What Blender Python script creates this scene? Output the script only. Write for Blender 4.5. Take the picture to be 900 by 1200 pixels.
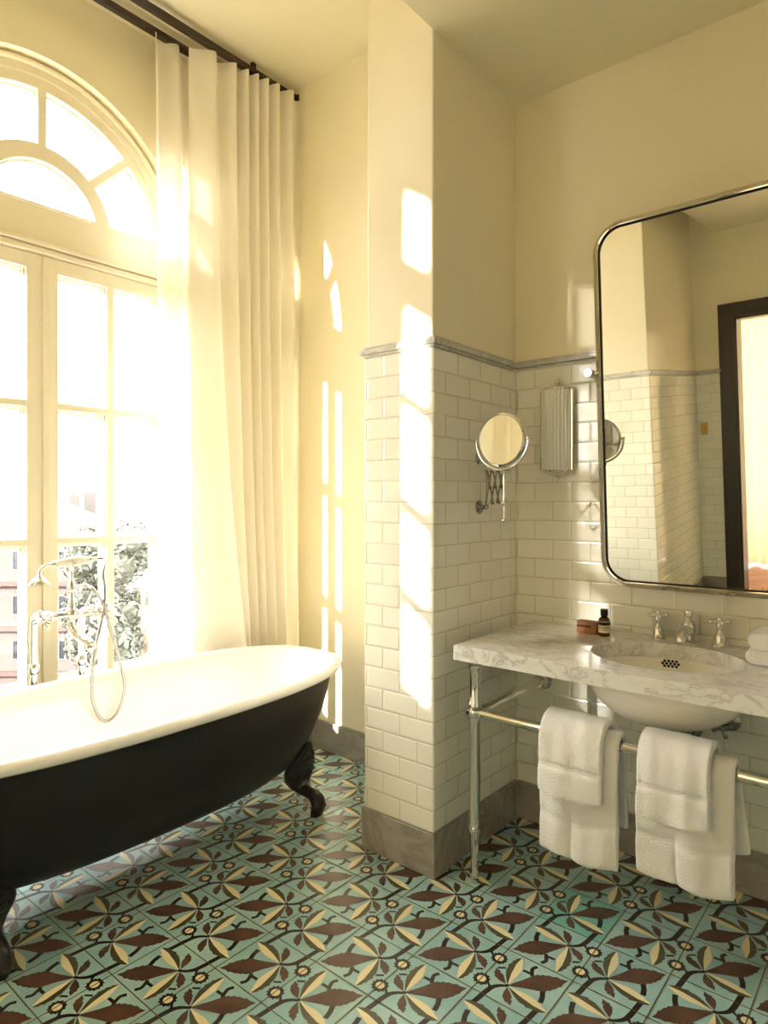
import bpy, bmesh, math, random
from mathutils import Vector, Matrix, noise
random.seed(7)
S = bpy.context.scene
for o in list(bpy.data.objects): bpy.data.objects.remove(o)
C = S.collection
PI = math.pi

# ------------------------------------------------------------------ camera, world, sun, exposure
FPX, HOR, EYE, YAW = 775.0, 585.0, 1.33, math.radians(39.7)
cd = bpy.data.cameras.new('camera'); cam = bpy.data.objects.new('camera', cd); C.objects.link(cam)
cd.sensor_fit = 'HORIZONTAL'; cd.sensor_width = 36; cd.lens = 36*FPX/900
cd.shift_y = (HOR-600)/900; cd.clip_start = .05; cd.clip_end = 3000
cam.location = (0, 0, EYE); cam.rotation_euler = (PI/2, 0, YAW)
S.camera = cam

SKY, SUN, EXPO = 5.0, 13.0, 2.06
w = bpy.data.worlds.new('sky'); S.world = w; w.use_nodes = True
bg = w.node_tree.nodes['Background']
bg.inputs[0].default_value = (1, .96, .925, 1); bg.inputs[1].default_value = SKY
sd = bpy.data.lights.new('sun', 'SUN'); sun = bpy.data.objects.new('sun', sd); C.objects.link(sun)
sd.energy = SUN; sd.angle = math.radians(.6); sd.color = (1, .925, .84)
SDIR = Vector((.36, .933, -.235)).normalized()
sun.rotation_euler = SDIR.to_track_quat('-Z', 'Y').to_euler()
def portal(loc, rot, sx, sy):
    l = bpy.data.lights.new('portal', 'AREA'); o = bpy.data.objects.new('portal', l); C.objects.link(o)
    l.shape = 'RECTANGLE'; l.size = sx; l.size_y = sy; l.cycles.is_portal = True
    o.location = loc; o.rotation_euler = rot
portal((-3.12, 1.275, 1.83), (PI/2, 0, -PI/2), 1.5, 3.0)
portal((-3.12, -3.3, 2.55), (PI/2, 0, -PI/2), 3.2, 2.0)
vs = S.view_settings
vs.view_transform = 'Standard'; vs.look = 'None'; vs.gamma = 1; vs.use_curve_mapping = False; vs.exposure = EXPO
S.display_settings.display_device = 'sRGB'
cy = S.cycles
cy.use_denoising = True; cy.max_bounces = 14; cy.diffuse_bounces = 7; cy.glossy_bounces = 6
cy.transmission_bounces = 8; cy.transparent_max_bounces = 16; cy.sample_clamp_indirect = 6
cy.caustics_reflective = False; cy.caustics_refractive = False

def P(px, py, ax, v):
    """point of the photograph's pixel on the plane axis=v"""
    r = Vector((-math.sin(YAW), math.cos(YAW), 0))*FPX + Vector((math.cos(YAW), math.sin(YAW), 0))*(px-450) + Vector((0, 0, HOR-py))
    c = Vector((0, 0, EYE)); return c + r*((v-c[ax])/r[ax])

# ------------------------------------------------------------------ materials
def lin(c):
    return tuple((x/255/12.92 if x/255 <= .04045 else ((x/255+.055)/1.055)**2.4) for x in c) + (1,)
class N:
    def __init__(s, m): s.t = m.node_tree; s.n = s.t.nodes
    def add(s, ty, **k):
        n = s.n.new(ty)
        for a, b in k.items():
            if isinstance(b, (int, float, str, bool)) and hasattr(n, a): setattr(n, a, b)
        return n
    def link(s, a, b): s.t.links.new(a, b)
def mat(name, col, rough=.5, metal=0, spec=.5, bump=None, **kw):
    m = bpy.data.materials.new(name); m.use_nodes = True
    b = m.node_tree.nodes['Principled BSDF']
    b.inputs['Base Color'].default_value = lin(col); b.inputs['Roughness'].default_value = rough
    b.inputs['Metallic'].default_value = metal; b.inputs['Specular IOR Level'].default_value = spec
    for k, v in kw.items(): b.inputs[k.replace('_', ' ')].default_value = v
    if bump:
        g = N(m); sc, st, dist = bump
        tc = g.add('ShaderNodeTexCoord'); nz = g.add('ShaderNodeTexNoise'); nz.inputs['Scale'].default_value = sc; nz.inputs['Detail'].default_value = 4
        bp = g.add('ShaderNodeBump'); bp.inputs['Strength'].default_value = st; bp.inputs['Distance'].default_value = dist
        g.link(tc.outputs['Object'], nz.inputs['Vector']); g.link(nz.outputs['Fac'], bp.inputs['Height']); g.link(bp.outputs[0], b.inputs['Normal'])
    return m
def vary(m, c1, c2, scale, lo=.35, hi=.65, detail=6, rough=.6, dist=0):
    """base colour from a noise between two colours"""
    g = N(m); b = g.n['Principled BSDF']
    tc = g.add('ShaderNodeTexCoord'); nz = g.add('ShaderNodeTexNoise'); nz.inputs['Scale'].default_value = scale
    nz.inputs['Detail'].default_value = detail; nz.inputs['Roughness'].default_value = rough; nz.inputs['Distortion'].default_value = dist
    r = g.add('ShaderNodeValToRGB'); r.color_ramp.elements[0].position = lo; r.color_ramp.elements[1].position = hi
    r.color_ramp.elements[0].color = lin(c1); r.color_ramp.elements[1].color = lin(c2)
    g.link(tc.outputs['Object'], nz.inputs['Vector']); g.link(nz.outputs['Fac'], r.inputs[0]); g.link(r.outputs[0], b.inputs['Base Color'])
    return m
def marble(name, base, vein, cloud, scale, rough, width=.05):
    m = mat(name, base, rough); g = N(m); b = g.n['Principled BSDF']
    tc = g.add('ShaderNodeTexCoord'); mp = g.add('ShaderNodeMapping'); mp.inputs['Rotation'].default_value = (.3, .5, .6); mp.inputs['Scale'].default_value = (1, 2.2, 1.4)
    g.link(tc.outputs['Object'], mp.inputs[0])
    n1 = g.add('ShaderNodeTexNoise'); n1.inputs['Scale'].default_value = scale; n1.inputs['Detail'].default_value = 9; n1.inputs['Roughness'].default_value = .62; n1.inputs['Distortion'].default_value = 1.1
    n2 = g.add('ShaderNodeTexNoise'); n2.inputs['Scale'].default_value = scale*.6; n2.inputs['Detail'].default_value = 5
    g.link(mp.outputs[0], n1.inputs['Vector']); g.link(mp.outputs[0], n2.inputs['Vector'])
    r = g.add('ShaderNodeValToRGB'); e = r.color_ramp.elements
    e[0].position = .5-width*1.6; e[0].color = (0, 0, 0, 1); e[1].position = .5+width*1.6; e[1].color = (0, 0, 0, 1)
    k = e.new(.5); k.color = (1, 1, 1, 1); k = e.new(.5-width*.4); k.color = (.35, .35, .35, 1)
    g.link(n1.outputs['Fac'], r.inputs[0])
    r2 = g.add('ShaderNodeValToRGB'); r2.color_ramp.elements[0].position = .35; r2.color_ramp.elements[1].position = .7
    r2.color_ramp.elements[0].color = lin(base); r2.color_ramp.elements[1].color = lin(cloud)
    g.link(n2.outputs['Fac'], r2.inputs[0])
    mx = g.add('ShaderNodeMix', data_type='RGBA'); mx.inputs['B'].default_value = lin(vein) if False else (0, 0, 0, 1)
    mx.inputs[7].default_value = lin(vein)
    mu = g.add('ShaderNodeMath', operation='MULTIPLY'); g.link(r.outputs[0], mu.inputs[0]); g.link(n2.outputs['Fac'], mu.inputs[1])
    g.link(mu.outputs[0], mx.inputs[0]); g.link(r2.outputs[0], mx.inputs[6]); g.link(mx.outputs[2], b.inputs['Base Color'])
    return m
def tile_mat():
    m = mat('glazed white tile', (240, 238, 226), .07, spec=.5); g = N(m); b = g.n['Principled BSDF']
    uv = g.add('ShaderNodeUVMap')
    def brick(ms, sm):
        k = g.add('ShaderNodeTexBrick'); k.offset = .5; k.inputs['Scale'].default_value = 1; k.inputs['Brick Width'].default_value = .158; k.inputs['Row Height'].default_value = .0778
        k.inputs['Mortar Size'].default_value = ms; k.inputs['Mortar Smooth'].default_value = sm
        g.link(uv.outputs[0], k.inputs['Vector']); return k
    k1 = brick(.0016, .2); k1.inputs['Color1'].default_value = lin((242, 240, 229)); k1.inputs['Color2'].default_value = lin((236, 234, 222)); k1.inputs['Mortar'].default_value = lin((206, 200, 180))
    g.link(k1.outputs['Color'], b.inputs['Base Color'])
    k2 = brick(.007, 1.0); k2.inputs['Color1'].default_value = (.1, .1, .1, 1); k2.inputs['Color2'].default_value = (.9, .9, .9, 1)
    inv = g.add('ShaderNodeMath', operation='SUBTRACT'); inv.inputs[0].default_value = 1; g.link(k2.outputs['Fac'], inv.inputs[1])
    nz = g.add('ShaderNodeTexNoise'); nz.inputs['Scale'].default_value = 9; nz.inputs['Detail'].default_value = 1
    g.link(uv.outputs[0], nz.inputs['Vector'])
    ad = g.add('ShaderNodeMath', operation='MULTIPLY_ADD'); ad.inputs[1].default_value = .55
    g.link(nz.outputs['Fac'], ad.inputs[0]); g.link(inv.outputs[0], ad.inputs[2])
    bp = g.add('ShaderNodeBump'); bp.inputs['Strength'].default_value = .55; bp.inputs['Distance'].default_value = .003
    g.link(ad.outputs[0], bp.inputs['Height']); g.link(bp.outputs[0], b.inputs['Normal'])
    return m
def cloth(name, col, trans, see=0., tcol=None):
    m = bpy.data.materials.new(name); m.use_nodes = True; g = N(m); g.n.remove(g.n['Principled BSDF'])
    out = [n for n in g.n if n.type == 'OUTPUT_MATERIAL'][0]
    d = g.add('ShaderNodeBsdfDiffuse'); t = g.add('ShaderNodeBsdfTranslucent'); mx = g.add('ShaderNodeMixShader')
    d.inputs[0].default_value = lin(col); t.inputs[0].default_value = lin(tcol or col); mx.inputs[0].default_value = trans
    tc = g.add('ShaderNodeTexCoord'); nz = g.add('ShaderNodeTexNoise'); nz.inputs['Scale'].default_value = 60; nz.inputs['Detail'].default_value = 3
    mp = g.add('ShaderNodeMapping'); mp.inputs['Scale'].default_value = (1, 1, .15); g.link(tc.outputs['Object'], mp.inputs[0]); g.link(mp.outputs[0], nz.inputs['Vector'])
    bp = g.add('ShaderNodeBump'); bp.inputs['Strength'].default_value = .15; bp.inputs['Distance'].default_value = .002
    g.link(nz.outputs['Fac'], bp.inputs['Height']); g.link(bp.outputs[0], d.inputs['Normal'])
    g.link(d.outputs[0], mx.inputs[1]); g.link(t.outputs[0], mx.inputs[2]); last = mx
    if see:
        tr = g.add('ShaderNodeBsdfTransparent'); m2 = g.add('ShaderNodeMixShader'); m2.inputs[0].default_value = see
        g.link(mx.outputs[0], m2.inputs[1]); g.link(tr.outputs[0], m2.inputs[2]); last = m2
    g.link(last.outputs[0], out.inputs['Surface']); return m
def glass_mat():
    m = bpy.data.materials.new('window glass'); m.use_nodes = True; g = N(m); g.n.remove(g.n['Principled BSDF'])
    out = [n for n in g.n if n.type == 'OUTPUT_MATERIAL'][0]
    lw = g.add('ShaderNodeLayerWeight'); lw.inputs[0].default_value = .5; pw = g.add('ShaderNodeMath', operation='POWER'); pw.inputs[1].default_value = 5
    g.link(lw.outputs['Facing'], pw.inputs[0]); f = g.add('ShaderNodeMath', operation='MULTIPLY_ADD'); f.inputs[1].default_value = .5; f.inputs[2].default_value = .03; g.link(pw.outputs[0], f.inputs[0]); t = g.add('ShaderNodeBsdfTransparent'); t.inputs[0].default_value = (.97, .98, .97, 1)
    s = g.add('ShaderNodeBsdfGlossy'); s.inputs['Roughness'].default_value = .01; mx = g.add('ShaderNodeMixShader')
    g.link(f.outputs[0], mx.inputs[0]); g.link(t.outputs[0], mx.inputs[1]); g.link(s.outputs[0], mx.inputs[2]); g.link(mx.outputs[0], out.inputs['Surface'])
    return m
M = dict(
 plaster=mat('cream painted plaster', (242, 233, 204), .55, bump=(40, .04, .002)),
 gloss_paint=mat('pale cream eggshell paint', (243, 234, 210), .22, bump=(30, .03, .002)),
 ceil=mat('cream ceiling paint', (238, 230, 202), .7),
 tile=tile_mat(),
 base=marble('grey marble', (158, 152, 143), (108, 102, 96), (178, 172, 163), 3.2, .3, .07),
 railm=marble('pale marble moulding', (205, 202, 195), (150, 148, 146), (222, 219, 212), 7, .25, .06),
 counter=marble('white veined marble', (234, 232, 225), (150, 152, 152), (224, 223, 218), 8, .12, .032),
 wood_paint=mat('cream painted window wood', (238, 229, 206), .32),
 glass=glass_mat(),
 chrome=mat('polished chrome', (222, 222, 220), .07, 1),
 nickel=mat('polished nickel', (230, 226, 218), .07, 1),
 darkmetal=mat('dark oxidised chrome', (150, 148, 140), .15, 1),
 enamel=mat('white enamel', (248, 246, 242), .08, Coat_Weight=.5),
 black=mat('satin black paint', (22, 21, 20), .38, bump=(60, .05, .002)),
 iron=mat('black cast iron', (40, 36, 33), .30, bump=(90, .12, .002)),
 rod=mat('dark bronze rod', (48, 36, 26), .4),
 curtain=cloth('cream curtain cloth', (247, 242, 230), .22, tcol=(250, 247, 238)),
 sheer=cloth('sheer voile', (252, 249, 242), .5, .12),
 sheer2=cloth('sun softening voile', (252, 249, 243), .66, .055),
 sheer3=cloth('lined voile', (246, 238, 218), .085, .0),
 towel=mat('white terry', (244, 242, 238), .95, spec=.1, bump=(300, .8, .006), Sheen_Weight=.4),
 mirror=mat('silvered mirror', (238, 238, 232), .0, 1),
 soap=mat('kraft card box', (150, 98, 62), .6), soapband=mat('dark printed band', (60, 42, 32), .6),
 amber=mat('amber glass', (92, 40, 14), .08, Transmission_Weight=.35), cap=mat('black plastic', (22, 20, 19), .4), label=mat('cream paper label', (226, 214, 178), .7),
 print_=mat('black print', (38, 32, 28), .7),
 porcelain=mat('white porcelain', (245, 240, 230), .12),
 flute=mat('fluted frosted glass', (232, 230, 220), .42, spec=.35),
 doorwood=mat('dark stained door wood', (44, 33, 26), .32),
 oak=vary(mat('red brown floorboards', (120, 62, 40), .3), (96, 44, 28), (150, 84, 56), 6),
 brass=mat('brushed brass', (190, 160, 96), .25, 1),
 rubber=mat('black hole', (14, 13, 12), .7),
 drain=mat('drain holes', (20, 18, 16), .6),
 hose=mat('chrome hose', (176, 175, 172), .25, 1),
 # floor tile colours
 f_teal=vary(mat('teal cement tile', (156, 197, 198), .35), (146, 188, 190), (170, 206, 204), 5),
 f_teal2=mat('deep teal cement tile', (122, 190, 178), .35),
 f_brown=vary(mat('brown inlay', (92, 66, 54), .35), (84, 60, 49), (104, 76, 63), 14),
 f_olive=mat('olive inlay', (90, 86, 64), .35), f_cream=mat('cream inlay', (238, 224, 182), .35), f_dark=mat('black brown inlay', (48, 38, 34), .35), f_grout=mat('brown grout', (112, 96, 62), .7),
)

# ------------------------------------------------------------------ mesh helpers
def frame_of(d):
    d = d.normalized(); a = Vector((0, 0, 1)) if abs(d.z) < .9 else Vector((1, 0, 0))
    x = a.cross(d).normalized(); return x, d.cross(x), d
class MB:
    def __init__(s): s.v = []; s.f = []; s.m = []; s.uv = None
    def add(s, vs, fs, mi=0):
        b = len(s.v); s.v += [Vector(v) for v in vs]; s.f += [tuple(b+i for i in f) for f in fs]; s.m += [mi]*len(fs); return s
    def box(s, a, b, mi=0):
        x0, y0, z0 = a; x1, y1, z1 = b
        return s.add([(x0,y0,z0),(x1,y0,z0),(x1,y1,z0),(x0,y1,z0),(x0,y0,z1),(x1,y0,z1),(x1,y1,z1),(x0,y1,z1)],
                     [(0,3,2,1),(4,5,6,7),(0,1,5,4),(1,2,6,5),(2,3,7,6),(3,0,4,7)], mi)
    def tube(s, pts, r, seg=12, mi=0, cap=True, closed=False):
        pts = [Vector(p) for p in pts]; n = len(pts); rs = r if isinstance(r, (list, tuple)) else [r]*n
        vs = []; x = None
        for i, p in enumerate(pts):
            if closed: d = pts[(i+1) % n]-pts[i-1]
            else: d = pts[min(i+1, n-1)]-pts[max(i-1, 0)]
            d.normalize()
            if x is None: x, y, _ = frame_of(d)
            else:
                x = (x-d*x.dot(d)).normalized(); y = d.cross(x)
            for k in range(seg):
                a = 2*PI*k/seg; vs.append(p+(x*math.cos(a)+y*math.sin(a))*rs[i])
        fs = []
        for i in range(n if closed else n-1):
            j = (i+1) % n
            for k in range(seg):
                fs.append((i*seg+k, i*seg+(k+1) % seg, j*seg+(k+1) % seg, j*seg+k))
        if cap and not closed: fs += [tuple(range(seg-1, -1, -1)), tuple((n-1)*seg+k for k in range(seg))]
        return s.add(vs, fs, mi)
    def lathe(s, prof, o, d, seg=24, mi=0, arc=None):
        """prof: (radius, height along d)"""
        o = Vector(o); x, y, z = frame_of(Vector(d)); vs = []; fs = []; n = len(prof)
        for (r, h) in prof:
            for k in range(seg):
                a = 2*PI*k/seg; vs.append(o+z*h+(x*math.cos(a)+y*math.sin(a))*max(r, 1e-5))
        for i in range(n-1):
            for k in range(seg): fs.append((i*seg+k, i*seg+(k+1) % seg, (i+1)*seg+(k+1) % seg, (i+1)*seg+k))
        fs += [tuple(range(seg-1, -1, -1)), tuple((n-1)*seg+k for k in range(seg))]
        return s.add(vs, fs, mi)
    def ball(s, c, r, mi=0, seg=16, sq=(1, 1, 1)):
        vs = []; fs = []; n = seg//2
        for i in range(n+1):
            t = PI*i/n
            for k in range(seg):
                a = 2*PI*k/seg; vs.append(Vector(c)+Vector((math.sin(t)*math.cos(a)*r*sq[0], math.sin(t)*math.sin(a)*r*sq[1], -math.cos(t)*r*sq[2])))
        for i in range(n):
            for k in range(seg): fs.append((i*seg+k, i*seg+(k+1) % seg, (i+1)*seg+(k+1) % seg, (i+1)*seg+k))
        return s.add(vs, fs, mi)
    def plate(s, outer, holes, t, to3, mi=0):
        """2D outline with holes, thickness t; to3(u, v, w) maps to space"""
        bm = bmesh.new(); es = []
        for lp in [outer]+list(holes):
            vv = [bm.verts.new((u, v, 0)) for u, v in lp]
            for i in range(len(vv)): es.append(bm.edges.new((vv[i], vv[(i+1) % len(vv)])))
        bmesh.ops.triangle_fill(bm, use_beauty=True, use_dissolve=False, edges=es)
        base = list(bm.faces)
        r = bmesh.ops.extrude_face_region(bm, geom=base)
        for g in r['geom']:
            if isinstance(g, bmesh.types.BMVert): g.co.z += t
        bmesh.ops.recalc_face_normals(bm, faces=bm.faces)
        bm.verts.index_update()
        s.add([to3(*v.co) for v in bm.verts], [tuple(v.index for v in f.verts) for f in bm.faces], mi); bm.free(); return s
    def build(s, name, mats, parent=None, smooth=None, bevel=None, kind=None, uvbox=None, label=None, recalc=True, solid=None, sub=0):
        me = bpy.data.meshes.new(name); me.from_pydata([tuple(v) for v in s.v], [], s.f); me.update()
        mats = mats if isinstance(mats, (list, tuple)) else [mats]
        for m in mats: me.materials.append(m)
        for i, p in enumerate(me.polygons): p.material_index = s.m[i]
        if recalc:
            bm = bmesh.new(); bm.from_mesh(me); bmesh.ops.recalc_face_normals(bm, faces=bm.faces); bm.to_mesh(me); bm.free()
        if uvbox is not None:
            ul = me.uv_layers.new(name='UVMap')
            for p in me.polygons:
                nx, ny, nz = (abs(c) for c in p.normal)
                for li in p.loop_indices:
                    c = me.vertices[me.loops[li].vertex_index].co
                    if nz > .7: u, v = c.x, c.y
                    elif nx > ny: u, v = c.y, c.z
                    else: u, v = c.x, c.z
                    ul.data[li].uv = (u-uvbox[0], v-uvbox[1])
        o = bpy.data.objects.new(name, me); C.objects.link(o)
        if parent: o.parent = parent
        if kind: o['kind'] = kind
        if label: o['label'] = label
        if smooth is not None:
            for p in me.polygons: p.use_smooth = True
            if smooth < 3: me.set_sharp_from_angle(angle=smooth)
        if solid: md = o.modifiers.new('solid', 'SOLIDIFY'); md.thickness = solid; md.offset = 0
        if bevel: md = o.modifiers.new('bevel', 'BEVEL'); md.width = bevel; md.segments = 3; md.limit_method = 'ANGLE'; md.harden_normals = False
        if sub: md = o.modifiers.new('sub', 'SUBSURF'); md.levels = sub; md.render_levels = sub
        return o
def tag(o, label, cat, group=None):
    o['label'] = label; o['category'] = cat
    if group: o['group'] = group
    return o
def thing(name, label, cat, loc=(0, 0, 0), group=None):
    o = bpy.data.objects.new(name, None); C.objects.link(o); o.empty_display_size = .05
    o.location = loc; return tag(o, label, cat, group)
def kid(mb, name, m, root, **k):
    """part given in world coordinates under a thing whose Empty sits at its base"""
    o = mb.build(name, m, root, **k); off = Vector((0, 0, 0)); p = root
    while p: off += p.location; p = p.parent
    o.data.transform(Matrix.Translation(-off)); return o
def smoothpts(pts, n=8):
    pts = [Vector(p) for p in pts]; out = []
    for i in range(len(pts)-1):
        a = pts[max(i-1, 0)]; b = pts[i]; c = pts[i+1]; d = pts[min(i+2, len(pts)-1)]
        for k in range(n):
            t = k/n; out.append(.5*((2*b)+(c-a)*t+(2*a-5*b+4*c-d)*t*t+(3*b-a-3*c+d)*t**3))
    return out+[pts[-1]]
def rrect(u0, v0, u1, v1, r, n=8):
    out = []
    for cx, cy, a0 in ((u1-r, v1-r, 0), (u0+r, v1-r, PI/2), (u0+r, v0+r, PI), (u1-r, v0+r, 1.5*PI)):
        for k in range(n+1): a = a0+PI/2*k/n; out.append((cx+r*math.cos(a), cy+r*math.sin(a)))
    return out

# ------------------------------------------------------------------ room shell
WX = -2.95            # window wall face
XP, XPL, YP = -1.357, -1.665, 1.905   # pillar right face, left face, front
YW = 2.505            # end wall / mirror wall
XR, YB = 1.05, -1.20  # right wall, back wall
ZL, ZH = 2.988, 3.585  # ceilings
ZB, ZR = .153, 1.885  # baseboard top, dado rail
def arch(cy_, r, zs, zb, n=40):
    return [(cy_-r, zb)]+[(cy_+r*math.cos(PI-PI*k/n), zs+r*math.sin(PI-PI*k/n)) for k in range(n+1)]+[(cy_+r, zb)]
WC, ZC = 1.275, 2.57
YG = -5.2   # far end of the window gallery behind the camera's left
W2 = (-4.85, -1.78, 1.60, 3.52)
mb = MB(); mb.plate([(YG-.15, -.1), (YW+.15, -.1), (YW+.15, ZH+.1), (YG-.15, ZH+.1)],
                    [arch(WC, .67, ZC, .44), [(W2[0], W2[2]), (W2[1], W2[2]), (W2[1], W2[3]), (W2[0], W2[3])]], .13, lambda u, v, t: (WX-t, u, v))
mb.build('wall_left', M['plaster'], kind='structure')
MB().box((WX-.16, YW, -.1), (XR+.15, YW+.15, ZH+.1)).build('wall_back', M['plaster'], kind='structure')
MB().box((XR, YB-.15, -.1), (XR+.15, YW, ZH+.1)).build('wall_right', M['plaster'], kind='structure')
DX0, DX1, DZ = -1.235, -.40, 2.30
SX0, SX1, SY = -1.90, -1.535, 0.0
mb = MB(); mb.plate([(SX0, -.1), (DX0, -.1), (DX0, DZ), (DX1, DZ), (DX1, -.1), (XR, -.1), (XR, ZH+.1), (SX0, ZH+.1)], [], .15, lambda u, v, t: (u, YB-t, v))
mb.build('wall_front', M['plaster'], kind='structure')
MB().box((WX-.13, YG-.15, ZH), (XR+.15, YW+.15, ZH+.12)).build('ceiling', M['ceil'], kind='structure')
MB().box((SX0, YG, -.1), (SX0+.12, YB-.15, ZH)).build('wall_gallery', M['plaster'], kind='structure')
MB().box((WX, YG-.15, -.1), (SX0+.12, YG, ZH)).build('wall_gallery_end', M['plaster'], kind='structure')
MB().box((XP, YB, ZL), (XR, YW, ZH-.001)).build('ceiling_lower', M['ceil'], kind='structure')
# pillars: painted shaft; tile cladding, rail and base are separate
MB().box((XPL, YP, 0), (XP, YW, ZH-.002)).build('pillar', M['gloss_paint'], kind='structure', bevel=.006)
MB().box((SX0, YB, 0), (SX1, SY, ZH-.002)).build('pillar_front', M['gloss_paint'], kind='structure', bevel=.006)
def clad(name, m, z0, z1, t, x0, y0, x1, y1, bevel=None, **k):
    return MB().box((x0, y0, z0), (x1, y1, z1)).build(name, m, kind='structure', uvbox=(0, ZB), bevel=bevel, **k)
TT = .008
ZT = 1.868
clad('trim_pillar_tile', M['tile'], ZB, ZT, TT, XPL-TT, YP-TT, XP+TT, YW-TT, bevel=.006)
clad('trim_pillar_front_tile', M['tile'], ZB, ZT, TT, SX0-TT, YB+TT, SX1+TT, SY+TT, bevel=.006)
clad('trim_back_tile', M['tile'], ZB, ZT, TT, XP+TT+.0005, YW-TT, XR-.0005, YW+.001)
clad('trim_right_tile', M['tile'], ZB, ZT, TT, XR-TT, YB+TT, XR+.001, YW-TT-.0005)
clad('trim_front_tile', M['tile'], ZB, ZT, TT, SX1+TT+.0005, YB-.001, DX0-.11, YB+TT)
clad('trim_front_tile', M['tile'], ZB, ZT, TT, DX1+.11, YB-.001, XR-TT-.0005, YB+TT)
BT = .016
clad('baseboard_pillar', M['base'], 0, ZB, BT, XPL-BT, YP-BT, XP+BT, YW-BT, bevel=.002)
clad('baseboard_pillar_front', M['base'], 0, ZB, BT, SX0-BT, YB+BT, SX1+BT, SY+BT, bevel=.002)
clad('baseboard_back', M['base'], 0, ZB, BT, XP+BT+.0005, YW-BT, XR-.0005, YW+.001, bevel=.002)
clad('baseboard_alcove', M['base'], 0, ZB, BT, WX+.0005, YW-BT, XPL-BT-.0005, YW+.001, bevel=.002)
clad('baseboard_right', M['base'], 0, ZB, BT, XR-BT, YB+BT, XR+.001, YW-BT-.0005, bevel=.002)
clad('baseboard_left', M['base'], 0, ZB, BT, WX-.001, YG, WX+BT, YW-BT-.0005, bevel=.002)
clad('baseboard_front', M['base'], 0, ZB, BT, SX1+BT+.0005, YB-.001, DX0-.11, YB+BT, bevel=.002)
clad('baseboard_front', M['base'], 0, ZB, BT, DX1+.11, YB-.001, XR-BT-.0005, YB+BT, bevel=.002)
def railbox(name, x0, y0, x1, y1):
    mb = MB()
    for (z0, z1, e) in ((1.868, 1.878, .012), (1.878, 1.897, .022), (1.897, 1.906, .014)):
        mb.box((x0-(e if x0 > -90 else 0), y0-e, z0), (x1+e, y1+e, z1))
    return mb.build(name, M['railm'], kind='structure', bevel=.003)
railbox('trim_rail_pillar', XPL, YP, XP, YW-.05)
railbox('trim_rail_pillar_front', SX0, YB+.05, SX1, SY)
railbox('trim_rail_back', XP+.022, YW, XR, YW+.05)
railbox('trim_rail_right', XR, YB, XR+.05, YW)
railbox('trim_rail_front', SX1, YB-.05, DX0-.11, YB)
railbox('trim_rail_front', DX1+.11, YB-.05, XR, YB)

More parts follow.
